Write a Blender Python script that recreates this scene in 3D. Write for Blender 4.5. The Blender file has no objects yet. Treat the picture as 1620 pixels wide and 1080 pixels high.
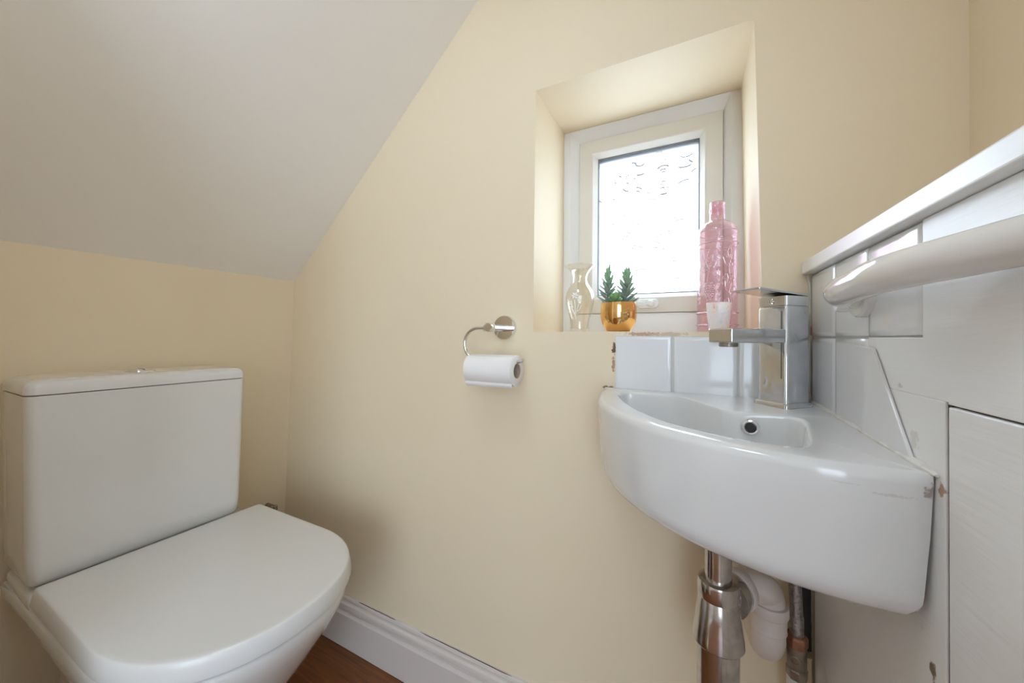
import bpy, bmesh, math, random
from mathutils import Vector, Matrix

random.seed(7)
C = bpy.context.scene.collection
EYE = 0.875            # height of the camera above the floor; coordinates below are relative to the eye
PI = math.pi
UP = Vector((0, 0, EYE))

# ------------------------------------------------------------------ materials
def nd(nt, kind, **kw):
    n = nt.nodes.new(kind)
    for k, v in kw.items():
        setattr(n, k, v)
    return n

def pmat(name, base, rough=0.5, metal=0.0, var=None, var_scale=8.0, bump=0.0, bump_scale=60.0,
         rough_var=0.0, coat=0.0, spots=(), stretch=None, spec=0.5):
    """procedural painted / ceramic / metal surface: base colour broken up by noise, bump, and local stains"""
    m = bpy.data.materials.new(name); m.use_nodes = True
    nt = m.node_tree; L = nt.links
    b = nt.nodes['Principled BSDF']
    b.inputs['Roughness'].default_value = rough
    b.inputs['Metallic'].default_value = metal
    b.inputs['Specular IOR Level'].default_value = spec
    if coat: b.inputs['Coat Weight'].default_value = coat; b.inputs['Coat Roughness'].default_value = 0.05
    geo = nd(nt, 'ShaderNodeNewGeometry')
    pos = geo.outputs['Position']
    if stretch:
        mp = nd(nt, 'ShaderNodeMapping'); mp.inputs['Scale'].default_value = stretch
        L.new(pos, mp.inputs['Vector']); vec = mp.outputs['Vector']
    else:
        vec = pos
    col = nd(nt, 'ShaderNodeRGB'); col.outputs[0].default_value = (*base, 1)
    cur = col.outputs[0]
    if var is not None:
        n = nd(nt, 'ShaderNodeTexNoise'); n.inputs['Scale'].default_value = var_scale; n.inputs['Detail'].default_value = 5
        L.new(vec, n.inputs['Vector'])
        r = nd(nt, 'ShaderNodeValToRGB'); r.color_ramp.elements[0].position = .35; r.color_ramp.elements[1].position = .7
        L.new(n.outputs['Fac'], r.inputs['Fac'])
        mx = nd(nt, 'ShaderNodeMix', data_type='RGBA')
        L.new(r.outputs['Color'], mx.inputs['Factor']); L.new(cur, mx.inputs['A']); mx.inputs['B'].default_value = (*var, 1)
        cur = mx.outputs['Result']
        if rough_var:
            mr = nd(nt, 'ShaderNodeMapRange'); mr.inputs['To Min'].default_value = rough; mr.inputs['To Max'].default_value = rough + rough_var
            L.new(r.outputs['Color'], mr.inputs['Value']); L.new(mr.outputs['Result'], b.inputs['Roughness'])
    for (p, rad, c, ns, amt) in spots:      # rust and dirt marks with a shape of their own
        sub = nd(nt, 'ShaderNodeVectorMath', operation='SUBTRACT'); L.new(pos, sub.inputs[0]); sub.inputs[1].default_value = (p[0], p[1], p[2] + EYE)
        dv = nd(nt, 'ShaderNodeVectorMath', operation='DIVIDE'); L.new(sub.outputs[0], dv.inputs[0]); dv.inputs[1].default_value = rad
        ln = nd(nt, 'ShaderNodeVectorMath', operation='LENGTH'); L.new(dv.outputs[0], ln.inputs[0])
        n = nd(nt, 'ShaderNodeTexNoise'); n.inputs['Scale'].default_value = ns; n.inputs['Detail'].default_value = 4
        L.new(pos, n.inputs['Vector'])
        ad = nd(nt, 'ShaderNodeMath', operation='MULTIPLY_ADD'); L.new(n.outputs['Fac'], ad.inputs[0]); ad.inputs[1].default_value = 1.8; L.new(ln.outputs['Value'], ad.inputs[2])
        mr = nd(nt, 'ShaderNodeMapRange'); mr.inputs['From Min'].default_value = 1.35; mr.inputs['From Max'].default_value = 1.6
        mr.inputs['To Min'].default_value = amt; mr.inputs['To Max'].default_value = 0
        L.new(ad.outputs[0], mr.inputs['Value'])
        mx = nd(nt, 'ShaderNodeMix', data_type='RGBA')
        L.new(mr.outputs['Result'], mx.inputs['Factor']); L.new(cur, mx.inputs['A']); mx.inputs['B'].default_value = (*c, 1)
        cur = mx.outputs['Result']
    L.new(cur, b.inputs['Base Color'])
    if bump:
        n = nd(nt, 'ShaderNodeTexNoise'); n.inputs['Scale'].default_value = bump_scale; n.inputs['Detail'].default_value = 4
        L.new(vec, n.inputs['Vector'])
        bp = nd(nt, 'ShaderNodeBump'); bp.inputs['Strength'].default_value = bump; bp.inputs['Distance'].default_value = .002
        L.new(n.outputs['Fac'], bp.inputs['Height']); L.new(bp.outputs['Normal'], b.inputs['Normal'])
    return m

def thin_glass(name, tint, gloss=0.08, bump=0.0, bump_scale=90.0, haze=0.0, edge=0.55):
    """thin walled glass: tinted see-through, mirror-like towards its edges, optionally cloudy"""
    m = bpy.data.materials.new(name); m.use_nodes = True
    nt = m.node_tree; L = nt.links; nt.nodes.clear()
    out = nd(nt, 'ShaderNodeOutputMaterial')
    tr = nd(nt, 'ShaderNodeBsdfTransparent'); tr.inputs['Color'].default_value = (*tint, 1)
    gl = nd(nt, 'ShaderNodeBsdfGlossy'); gl.inputs['Roughness'].default_value = .03
    lw = nd(nt, 'ShaderNodeLayerWeight'); lw.inputs['Blend'].default_value = .35
    mr = nd(nt, 'ShaderNodeMapRange'); mr.inputs['To Min'].default_value = gloss; mr.inputs['To Max'].default_value = edge
    L.new(lw.outputs['Facing'], mr.inputs['Value'])
    base = tr.outputs[0]
    if haze:
        df = nd(nt, 'ShaderNodeBsdfTranslucent'); df.inputs['Color'].default_value = (*[min(1, t * 1.05) for t in tint], 1)
        d2 = nd(nt, 'ShaderNodeBsdfDiffuse'); d2.inputs['Color'].default_value = (*tint, 1)
        m2 = nd(nt, 'ShaderNodeMixShader'); m2.inputs[0].default_value = .5; L.new(df.outputs[0], m2.inputs[1]); L.new(d2.outputs[0], m2.inputs[2])
        m3 = nd(nt, 'ShaderNodeMixShader'); m3.inputs[0].default_value = haze; L.new(base, m3.inputs[1]); L.new(m2.outputs[0], m3.inputs[2])
        base = m3.outputs[0]
    mx = nd(nt, 'ShaderNodeMixShader'); L.new(mr.outputs[0], mx.inputs[0]); L.new(base, mx.inputs[1]); L.new(gl.outputs[0], mx.inputs[2])
    if bump:
        geo = nd(nt, 'ShaderNodeNewGeometry')
        n = nd(nt, 'ShaderNodeTexNoise'); n.inputs['Scale'].default_value = bump_scale; n.inputs['Detail'].default_value = 2
        L.new(geo.outputs['Position'], n.inputs['Vector'])
        bp = nd(nt, 'ShaderNodeBump'); bp.inputs['Strength'].default_value = bump; bp.inputs['Distance'].default_value = .004
        L.new(n.outputs['Fac'], bp.inputs['Height'])
        L.new(bp.outputs[0], gl.inputs['Normal']); L.new(bp.outputs[0], lw.inputs['Normal'])
    L.new(mx.outputs[0], out.inputs['Surface'])
    return m

CREAM = (0.800, 0.685, 0.505)
PLASTER_RED = (0.36, 0.17, 0.11)
M = {}
M['wall'] = pmat('cream_wall_paint', CREAM, .62, var=(0.785, 0.667, 0.482), var_scale=2.5, bump=.05, bump_scale=90)
M['window_wall'] = pmat('cream_wall_paint_chipped', CREAM, .62, var=(0.785, 0.667, 0.482), var_scale=2.5, bump=.05, bump_scale=90, spots=[
    ((-0.095, .72, .0065), (.05, .012, .006), PLASTER_RED, 260, .65),
    ((-0.05, .72, .006), (.05, .012, .006), (.55, .45, .38), 120, .8),
    ((-0.147, .72, -.022), (.006, .01, .016), (.16, .08, .05), 190, 1),
    ((-0.148, .72, -.05), (.005, .01, .02), PLASTER_RED, 170, .8),
    ((-0.157, .72, -.098), (.018, .01, .006), (.22, .16, .12), 150, .9),
    ((0.148, .72, .012), (.018, .012, .012), (.50, .26, .18), 90, .8),
    ((0.076, .72, -.345), (.016, .01, .04), (.16, .09, .06), 90, 1)])
M['ceiling'] = pmat('white_ceiling_paint', (0.89, 0.87, 0.84), .7, bump=.03, bump_scale=70)
M['white_gloss'] = pmat('white_gloss_paint', (0.85, 0.85, 0.85), .28, bump=.12, bump_scale=45, stretch=(1, .35, 3))
M['boxing'] = pmat('brushed_white_paint', (0.84, 0.845, 0.85), .33, bump=.22, bump_scale=45, stretch=(1, .22, 3.5), spots=[
    ((.166, .403, -.117), (.02, .0065, .008), (.42, .23, .10), 160, .85),
    ((.167, .415, -.262), (.02, .006, .012), (.16, .12, .06), 160, 1),
    ((.1655, .440, -.086), (.02, .010, .014), (.60, .57, .52), 300, .5),
    ((.165, .462, -.042), (.02, .006, .003), (.5, .47, .43), 400, .6)])
M['groove'] = pmat('dark_gap', (0.13, 0.085, 0.055), .9, var=(.05, .03, .02), var_scale=60)
M['tile'] = pmat('white_glazed_tile', (0.78, 0.785, 0.80), .13, var=(.755, .76, .775), var_scale=6, bump=.05, bump_scale=18, coat=.3)
M['grout'] = pmat('pale_grout', (0.60, 0.59, 0.57), .8)
M['skirting'] = pmat('white_satin_skirting', (0.66, 0.60, 0.565), .4, bump=.05, bump_scale=50)
M['ceramic'] = pmat('white_ceramic', (0.72, 0.72, 0.715), .09, coat=.5)
M['basin'] = pmat('white_basin_ceramic', (0.74, 0.74, 0.74), .10, coat=.5, spots=[
    ((.140, .412, -.127), (.022, .03, .0018), (.50, .42, .35), 500, .35),
    ((.110, .405, -.122), (.014, .03, .0012), (.55, .45, .38), 500, .3),
    ((.161, .413, -.120), (.007, .010, .010), (.30, .25, .22), 260, .8)])
M['seat'] = pmat('white_toilet_plastic', (0.72, 0.72, 0.72), .22)
M['upvc'] = pmat('white_upvc', (0.74, 0.74, 0.74), .25)
M['upvc_cream_lit'] = pmat('cream_lit_upvc', (0.69, 0.66, 0.60), .3)  # white uPVC; cream light reflected off the reveal painted into its colour
M['gasket'] = pmat('grey_gasket', (0.16, 0.16, 0.17), .6)
M['spacer'] = pmat('glazing_spacer', (0.13, 0.14, 0.17), .5)
M['chrome'] = pmat('chrome', (0.80, 0.80, 0.81), .07, metal=1)
M['tap_chrome'] = pmat('limescaled_chrome', (0.74, 0.75, 0.77), .07, metal=1, var=(.62, .64, .67), var_scale=45, rough_var=.22)
M['trap_chrome'] = pmat('worn_chrome', (0.66, 0.64, 0.63), .08, metal=1, var=(.50, .47, .45), var_scale=75, rough_var=.16)
M['rust'] = pmat('rusty_brass', (0.26, 0.10, 0.055), .65, metal=.35, var=(.42, .20, .12), var_scale=70, bump=.4, bump_scale=150)
M['brass'] = pmat('tarnished_valve', (0.36, 0.31, 0.25), .42, metal=.8, var=(.22, .19, .16), var_scale=60)
M['braid'] = pmat('braided_steel', (0.52, 0.50, 0.48), .35, metal=.9, var=(.25, .24, .23), var_scale=260, bump=.5, bump_scale=400)
M['pipe'] = pmat('white_waste_plastic', (0.78, 0.70, 0.66), .38, var=(.72, .63, .58), var_scale=20)
M['pipe_paint'] = pmat('painted_pipe', (0.72, 0.72, 0.70), .4, var=(.62, .61, .58), var_scale=50)
M['black'] = pmat('gap_black', (0.025, 0.022, 0.02), .6)
M['timber'] = pmat('pale_timber', (0.62, 0.50, 0.33), .6, var=(.5, .38, .24), var_scale=40, stretch=(1, 1, .2))
M['paper'] = pmat('tissue_paper', (0.82, 0.80, 0.79), .9, bump=.25, bump_scale=160)
M['card'] = pmat('cardboard_core', (0.42, 0.33, 0.27), .85)
M['gold'] = pmat('polished_copper_gold', (0.87, 0.53, 0.20), .05, metal=1)
M['soil'] = pmat('dark_soil', (0.05, 0.04, 0.03), .9, bump=.6, bump_scale=300)
M['leaf'] = pmat('succulent_green', (0.26, 0.46, 0.26), .5, var=(.34, .54, .32), var_scale=90)
M['leaf_grey'] = pmat('succulent_grey_green', (0.27, 0.37, 0.28), .55, var=(.36, .42, .37), var_scale=80)
M['leaf_fresh'] = pmat('succulent_fresh_green', (0.26, 0.52, 0.20), .5, var=(.42, .60, .32), var_scale=90)
M['sealant'] = pmat('white_sealant', (0.78, 0.77, 0.74), .35, var=(.66, .63, .58), var_scale=70, bump=.3, bump_scale=80)
M['old_sealant'] = pmat('grey_sealant', (0.45, 0.44, 0.42), .5, var=(.68, .67, .64), var_scale=50)
M['rail'] = pmat('white_rail_coating', (0.80, 0.79, 0.77), .10, coat=.6)
M['vase'] = thin_glass('vase_glass', (1.0, 0.985, 0.95), gloss=.05, edge=.5)
M['vase_cut'] = thin_glass('vase_etching', (1, 1, 1), gloss=.05, haze=.95)
M['bottle'] = thin_glass('pink_bottle_glass', (0.93, 0.75, 0.81), gloss=.07, bump=.7, bump_scale=60, edge=.5, haze=.05)
M['bottle_relief'] = thin_glass('pink_bottle_relief', (0.98, 0.88, 0.91), gloss=.25, haze=.35, edge=.7)
M['bottle_ring_highlight'] = thin_glass('pink_bottle_rings', (0.97, 0.86, 0.89), gloss=.25, haze=.4, edge=.6)  # paler than the bottle: highlight lines on the rings put into the tint
M['pane'] = None

def make_pane():
    m = bpy.data.materials.new('patterned_window_glass'); m.use_nodes = True
    nt = m.node_tree; L = nt.links; nt.nodes.clear()
    out = nd(nt, 'ShaderNodeOutputMaterial')
    tr = nd(nt, 'ShaderNodeBsdfTransparent'); tr.inputs['Color'].default_value = (.95, .96, .97, 1)
    tl = nd(nt, 'ShaderNodeBsdfTranslucent'); tl.inputs['Color'].default_value = (.95, .96, .97, 1)
    gl = nd(nt, 'ShaderNodeBsdfGlossy'); gl.inputs['Roughness'].default_value = .08
    a = nd(nt, 'ShaderNodeMixShader'); a.inputs[0].default_value = .35; L.new(tr.outputs[0], a.inputs[1]); L.new(tl.outputs[0], a.inputs[2])
    b = nd(nt, 'ShaderNodeMixShader'); b.inputs[0].default_value = .06; L.new(a.outputs[0], b.inputs[1]); L.new(gl.outputs[0], b.inputs[2])
    L.new(b.outputs[0], out.inputs['Surface'])
    return m
M['pane'] = make_pane()
M['ripple'] = pmat('pressed_glass_ripple', (0.40, 0.41, 0.44), .3)
M['ripple_pale'] = pmat('pressed_glass_ripple_pale', (0.72, 0.73, 0.76), .3)

def make_cup():
    m = bpy.data.materials.new('marbled_frosted_glass'); m.use_nodes = True
    nt = m.node_tree; L = nt.links; nt.nodes.clear()
    out = nd(nt, 'ShaderNodeOutputMaterial')
    geo = nd(nt, 'ShaderNodeNewGeometry')
    n = nd(nt, 'ShaderNodeTexNoise'); n.inputs['Scale'].default_value = 42; n.inputs['Detail'].default_value = 6; n.inputs['Distortion'].default_value = 1.6
    L.new(geo.outputs['Position'], n.inputs['Vector'])
    r = nd(nt, 'ShaderNodeValToRGB'); e = r.color_ramp.elements
    e[0].position = .30; e[0].color = (.72, .76, .90, 1); e[1].position = .74; e[1].color = (.86, .52, .66, 1)
    for p, c in ((.43, (.95, .94, .96, 1)), (.55, (.96, .95, .95, 1)), (.62, (.95, .80, .62, 1)), (.68, (.94, .92, .94, 1))):
        k = e.new(p); k.color = c
    L.new(n.outputs['Fac'], r.inputs['Fac'])
    tl = nd(nt, 'ShaderNodeBsdfTranslucent'); df = nd(nt, 'ShaderNodeBsdfPrincipled'); df.inputs['Roughness'].default_value = .3
    L.new(r.outputs['Color'], tl.inputs['Color']); L.new(r.outputs['Color'], df.inputs['Base Color'])
    a = nd(nt, 'ShaderNodeMixShader'); a.inputs[0].default_value = .5; L.new(tl.outputs[0], a.inputs[1]); L.new(df.outputs[0], a.inputs[2])
    L.new(a.outputs[0], out.inputs['Surface'])
    return m
M['cup'] = make_cup()

def make_floor():
    m = bpy.data.materials.new('brown_wood_laminate'); m.use_nodes = True
    nt = m.node_tree; L = nt.links; b = nt.nodes['Principled BSDF']; b.inputs['Roughness'].default_value = .42
    geo = nd(nt, 'ShaderNodeNewGeometry')
    br = nd(nt, 'ShaderNodeTexBrick'); br.offset = .37
    br.inputs['Scale'].default_value = 1.0; br.inputs['Brick Width'].default_value = 1.1; br.inputs['Row Height'].default_value = .19
    br.inputs['Mortar Size'].default_value = .0018
    br.inputs['Color1'].default_value = (.21, .078, .022, 1); br.inputs['Color2'].default_value = (.25, .095, .028, 1); br.inputs['Mortar'].default_value = (.05, .02, .01, 1)
    L.new(geo.outputs['Position'], br.inputs['Vector'])
    mp = nd(nt, 'ShaderNodeMapping'); mp.inputs['Scale'].default_value = (3, 40, 3)
    L.new(geo.outputs['Position'], mp.inputs['Vector'])
    n = nd(nt, 'ShaderNodeTexNoise'); n.inputs['Scale'].default_value = 2.2; n.inputs['Detail'].default_value = 8; n.inputs['Distortion'].default_value = 1.2
    L.new(mp.outputs[0], n.inputs['Vector'])
    r = nd(nt, 'ShaderNodeValToRGB'); r.color_ramp.elements[0].position = .3; r.color_ramp.elements[1].position = .75
    r.color_ramp.elements[0].color = (.62, .58, .55, 1); r.color_ramp.elements[1].color = (1.15, 1.1, 1.05, 1)
    L.new(n.outputs['Fac'], r.inputs['Fac'])
    mx = nd(nt, 'ShaderNodeMix', data_type='RGBA', blend_type='MULTIPLY'); mx.inputs['Factor'].default_value = 1
    L.new(br.outputs['Color'], mx.inputs['A']); L.new(r.outputs['Color'], mx.inputs['B']); L.new(mx.outputs['Result'], b.inputs['Base Color'])
    return m
M['floor'] = make_floor()

# ------------------------------------------------------------------ objects
def wpos(o):
    v = Vector((0, 0, 0))
    while o is not None:
        v += o.location; o = o.parent
    return v

def obj(name, bm, m, parent=None, smooth=True, bevel=0.0, segs=3, origin=None, angle=35):
    """link a bmesh given in eye-relative coordinates as ONE mesh object"""
    bmesh.ops.recalc_face_normals(bm, faces=bm.faces)
    for v in bm.verts: v.co.z += EYE
    if parent is not None:
        o0 = wpos(parent)
    else:
        xs = [v.co.x for v in bm.verts]; ys = [v.co.y for v in bm.verts]; zs = [v.co.z for v in bm.verts]
        o0 = Vector(((min(xs) + max(xs)) / 2, (min(ys) + max(ys)) / 2, min(zs)))
    for v in bm.verts: v.co -= o0
    me = bpy.data.meshes.new(name)
    if smooth:
        for f in bm.faces: f.smooth = True
    bm.to_mesh(me); bm.free()
    for mm in (m if isinstance(m, (list, tuple)) else [m]): me.materials.append(mm)
    if smooth: me.set_sharp_from_angle(angle=math.radians(angle))
    o = bpy.data.objects.new(name, me); C.objects.link(o)
    if parent is not None: o.parent = parent
    else: o.location = o0
    if bevel:
        md = o.modifiers.new('edge', 'BEVEL'); md.width = bevel; md.segments = segs; md.limit_method = 'ANGLE'; md.angle_limit = math.radians(30)
        md.harden_normals = False
    return o

def thing(name, label, cat, loc, group=None):
    o = bpy.data.objects.new(name, None); C.objects.link(o)
    o.location = Vector(loc) + UP; o.empty_display_size = .05
    o['label'] = label; o['category'] = cat
    if group: o['group'] = group
    return o

def tag(o, label, cat, group=None):
    o['label'] = label; o['category'] = cat
    if group: o['group'] = group
    return o

def struct(o, label=None):
    o['kind'] = 'structure'
    if label: o['label'] = label
    return o

def NB(): return bmesh.new()

def add_box(bm, lo, hi):
    x0, y0, z0 = lo; x1, y1, z1 = hi
    v = [bm.verts.new(p) for p in ((x0, y0, z0), (x1, y0, z0), (x1, y1, z0), (x0, y1, z0), (x0, y0, z1), (x1, y0, z1), (x1, y1, z1), (x0, y1, z1))]
    for f in ((3, 2, 1, 0), (4, 5, 6, 7), (0, 1, 5, 4), (1, 2, 6, 5), (2, 3, 7, 6), (3, 0, 4, 7)): bm.faces.new([v[i] for i in f])
    return v

def loft(bm, rings, cap0=True, cap1=True, closed=True):
    vr = [[bm.verts.new(p) for p in r] for r in rings]
    n = len(vr[0])
    for a, b in zip(vr, vr[1:]):
        for i in range(n if closed else n - 1):
            j = (i + 1) % n
            bm.faces.new((a[i], a[j], b[j], b[i]))
    if cap0: bm.faces.new(vr[0][::-1])
    if cap1: bm.faces.new(vr[-1])
    return vr

def prism(bm, pts0, pts1):
    loft(bm, [pts0, pts1])

def lathe(bm, prof, c=(0, 0, 0), axis=(0, 0, 1), n=48, cap0=True, cap1=True):
    """prof: (radius, distance along axis)"""
    a = Vector(axis).normalized(); q = Vector((0, 0, 1)).rotation_difference(a); c = Vector(c)
    rings = []
    for r, t in prof:
        rings.append([c + q @ Vector((r * math.cos(2 * PI * i / n), r * math.sin(2 * PI * i / n), t)) for i in range(n)])
    return loft(bm, rings, cap0, cap1)

def catmull(pts, k=8):
    P = [Vector(p) for p in pts]; P = [2 * P[0] - P[1]] + P + [2 * P[-1] - P[-2]]
    out = []
    for i in range(1, len(P) - 2):
        for j in range(k):
            t = j / k; a, b, c, d = P[i - 1:i + 3]
            out.append(.5 * ((2 * b) + (c - a) * t + (2 * a - 5 * b + 4 * c - d) * t * t + (3 * b - a - 3 * c + d) * t ** 3))
    out.append(P[-2]); return out

def tube(bm, path, rad, n=16, caps=True, flat=None):
    path = [Vector(p) for p in path]
    rs = rad if isinstance(rad, (list, tuple)) else [rad] * len(path)
    t0 = (path[1] - path[0]).normalized()
    up = Vector((0, 0, 1)) if abs(t0.z) < .9 else Vector((1, 0, 0))
    nrm = (up - t0 * up.dot(t0)).normalized(); rings = []
    for i, p in enumerate(path):
        t = (path[min(i + 1, len(path) - 1)] - path[max(i - 1, 0)]).normalized()
        nrm = (nrm - t * nrm.dot(t)).normalized(); bi = t.cross(nrm)
        rings.append([p + (nrm * math.cos(2 * PI * k / n) + bi * math.sin(2 * PI * k / n)) * rs[i] for k in range(n)])
    loft(bm, rings, caps, caps)

def round_rect(x0, x1, y0, y1, r, k=5):
    pts = []
    for cx, cy, a0 in ((x1 - r, y1 - r, 0), (x0 + r, y1 - r, 90), (x0 + r, y0 + r, 180), (x1 - r, y0 + r, 270)):
        for i in range(k + 1):
            a = math.radians(a0 + 90 * i / k); pts.append((cx + r * math.cos(a), cy + r * math.sin(a)))
    return pts

def ring_frame(bm, rect, prof, plane='xz'):
    """mitred rectangular frame: prof = (inset, y); rect = x0,x1,z0,z1 (insets may be 4-tuples l,r,b,t)"""
    x0, x1, z0, z1 = rect; rings = []
    for ins, y in prof:
        l, r, b, t = ins if isinstance(ins, tuple) else (ins,) * 4
        rings.append([(x0 + l, y, z0 + b), (x1 - r, y, z0 + b), (x1 - r, y, z1 - t), (x0 + l, y, z1 - t)])
    vr = [[bm.verts.new(p) for p in q] for q in rings]
    m = len(vr)
    for a in range(m):
        A, B = vr[a], vr[(a + 1) % m]
        for i in range(4):
            j = (i + 1) % 4; bm.faces.new((A[i], A[j], B[j], B[i]))

# ------------------------------------------------------------------ the room shell
YW = .72                                    # inner face of the window wall
YB = -.03                                   # wall with the doorway the camera stands in
def xl(z): return -1.1565 + (z - .171) * .0445     # the left wall leans a little
ZC0 = .171
def zc(x): return ZC0 + (x + 1.1565) * .9023       # sloping ceiling
XR = .325

# window wall with its deep reveal (one closed solid)
bm = NB()
x_out0, x_out1, z_out0, z_out1 = -1.32, .45, -.975, 1.75
F = [(-.3172, .5331), (.0801, .5334), (.0927, .0113), (-.3188, .0108)]
K = [(-.3250, .5450), (.0800, .5450), (.0880, .0113), (-.3250, .0113)]
O = [(x_out0, z_out1), (x_out1, z_out1), (x_out1, z_out0), (x_out0, z_out0)]
loops = [[(x, YW, z) for x, z in O], [(x, YW, z) for x, z in F], [(x, .93, z) for x, z in K], [(x, 1.03, z) for x, z in K], [(x, 1.03, z) for x, z in O]]
vr = [[bm.verts.new(p) for p in l] for l in loops]
for a in range(5):
    A, B = vr[a], vr[(a + 1) % 5]
    for i in range(4):
        j = (i + 1) % 4; bm.faces.new((A[i], A[j], B[j], B[i]))
struct(obj('wall_back', bm, M['window_wall'], smooth=False), 'cream painted wall with the deep window recess')

bm = NB()
sec = [(xl(-.975), -.975), (xl(.30), .30), (-1.32, .30), (-1.32, -.975)]
prism(bm, [(x, YB - .1, z) for x, z in sec], [(x, YW, z) for x, z in sec])
struct(obj('wall_left', bm, M['wall'], smooth=False), 'cream knee wall behind the toilet')

bm = NB()
xa, xb = -1.30, .46
sec = [(xa, zc(xa)), (xb, zc(xb)), (xb, zc(xb) + .12), (xa, zc(xa) + .12)]
prism(bm, [(x, YB - .1, z) for x, z in sec], [(x, YW, z) for x, z in sec])
struct(obj('ceiling', bm, M['ceiling'], smooth=False), 'white sloping ceiling')

bm = NB(); add_box(bm, (XR, YB - .1, -.875), (XR + .1, YW, 1.55))
struct(obj('wall_right', bm, M['wall'], smooth=False), 'cream wall above the white ledge')

bm = NB(); add_box(bm, (-1.32, -2.2, -.975), (1.90, 1.03, -.875))
struct(obj('floor', bm, M['floor'], smooth=False), 'brown wood laminate floor')

# wall behind the camera with an open doorway to a landing with an added fill light
dx0, dx1, dz = -.62, .30, 1.12
bm = NB()
add_box(bm, (-1.3, YB - .1, -.875), (dx0, YB, 1.6)); add_box(bm, (dx1, YB - .1, -.875), (.45, YB, 1.6)); add_box(bm, (dx0, YB - .1, dz), (dx1, YB, 1.6))
struct(obj('wall_front', bm, M['wall'], smooth=False), 'cream wall with the open doorway')
bm = NB()
add_box(bm, (-1.32, -2.2, -.875), (-1.22, YB - .1, 1.6)); add_box(bm, (1.8, -2.2, -.875), (1.9, YB - .1, 1.6)); add_box(bm, (-1.32, -2.2, 1.6), (1.9, YB, 1.7))
add_box(bm, (.425, YB - .1, -.875), (1.8, YB, 1.6))
add_box(bm, (-1.22, -2.2, -.875), (1.8, -2.1, -.65)); add_box(bm, (-1.22, -2.2, 1.15), (1.8, -2.1, 1.6))
add_box(bm, (-1.22, -2.2, -.65), (.1, -2.1, 1.15)); add_box(bm, (1.6, -2.2, -.65), (1.8, -2.1, 1.15))
struct(obj('wall_landing', bm, M['ceiling'], smooth=False), 'white landing walls beyond the doorway')

# skirting board along the window wall
bm = NB()
prof = [(.7205, -.7395), (.7165, -.7400), (.7135, -.7430), (.7125, -.7475), (.7150, -.7490), (.7150, -.7510), (.7100, -.7525), (.7062, -.7560), (.7048, -.7620),
        (.7060, -.7690), (.7105, -.7735), (.7125, -.7750), (.7120, -.7790), (.7085, -.7805), (.7040, -.7850), (.7040, -.8735), (.7205, -.8735)]
prism(bm, [(xl(-.8), y, z) for y, z in prof], [(.156, y, z) for y, z in prof])
struct(obj('baseboard_back', bm, M['skirting'], angle=25), 'white moulded skirting board')
# painted-over crack line at the top of the skirting
bm = NB()
for xa_, xb_ in ((-.84, -.70), (-.62, -.36)):
    n = 14; path = [(xa_ + (xb_ - xa_) * i / n, .7152 + random.uniform(-.0003, .0003), -.7399 + random.uniform(-.0004, .0004)) for i in range(n + 1)]
    tube(bm, path, [.0001] + [.0008] * (n - 1) + [.0001], 6)
struct(obj('trim_1', bm, M['groove']), 'dark crack line along the skirting top')
# black strip filling the gap under the skirting
bm = NB(); add_box(bm, (xl(-.8), .7065, -.875), (.156, .7195, -.8735))
struct(obj('trim_2', bm, M['black']), 'dark gap under the skirting board')

# ------------------------------------------------------------------ window
win = bpy.data.objects.new('window_1', None); C.objects.link(win); win.location = Vector((-.12, .93, .0113)) + UP; win['kind'] = 'structure'; win['label'] = 'small white casement window with patterned glass'
bm = NB()
ring_frame(bm, (-.325, .088, .0113, .545), [((0, 0, 0, 0), 1.0), ((0, 0, 0, 0), .930), ((.0195, .0265, .0050, .004), .930), ((.0395, .0410, .0490, .0305), .9435), ((.0395, .0410, .0490, .0305), 1.0)])
obj('window_frame', bm, M['upvc'], win, smooth=False, bevel=.0012, segs=2)
bm = NB()
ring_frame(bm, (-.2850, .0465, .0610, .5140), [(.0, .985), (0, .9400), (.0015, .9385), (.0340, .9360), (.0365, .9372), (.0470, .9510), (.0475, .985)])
sash = obj('sash', bm, M['upvc_cream_lit'], win, smooth=False, bevel=.0008, segs=2)
gx0, gx1, gz0, gz1 = -.2375, -.001, .1085, .4665
bm = NB(); ring_frame(bm, (gx0 - .001, gx1 + .001, gz0 - .001, gz1 + .001), [(0, .9515), (.0022, .9515), (.0022, .956), (0, .956)])
obj('glazing_gasket', bm, M['gasket'], sash, smooth=False)
bm = NB(); add_box(bm, (gx0, .9560, gz0), (gx1, .9600, gz1))
pane = obj('glass_pane', bm, M['pane'], sash, smooth=False)
bm = NB(); ring_frame(bm, (gx0, gx1, gz0, gz1), [(0, .9605), ((.0030, .0030, .0030, .0100), .9605), ((.0030, .0030, .0030, .0100), .984), (0, .984)])
obj('spacer_bar', bm, M['spacer'], sash, smooth=False)
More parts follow.
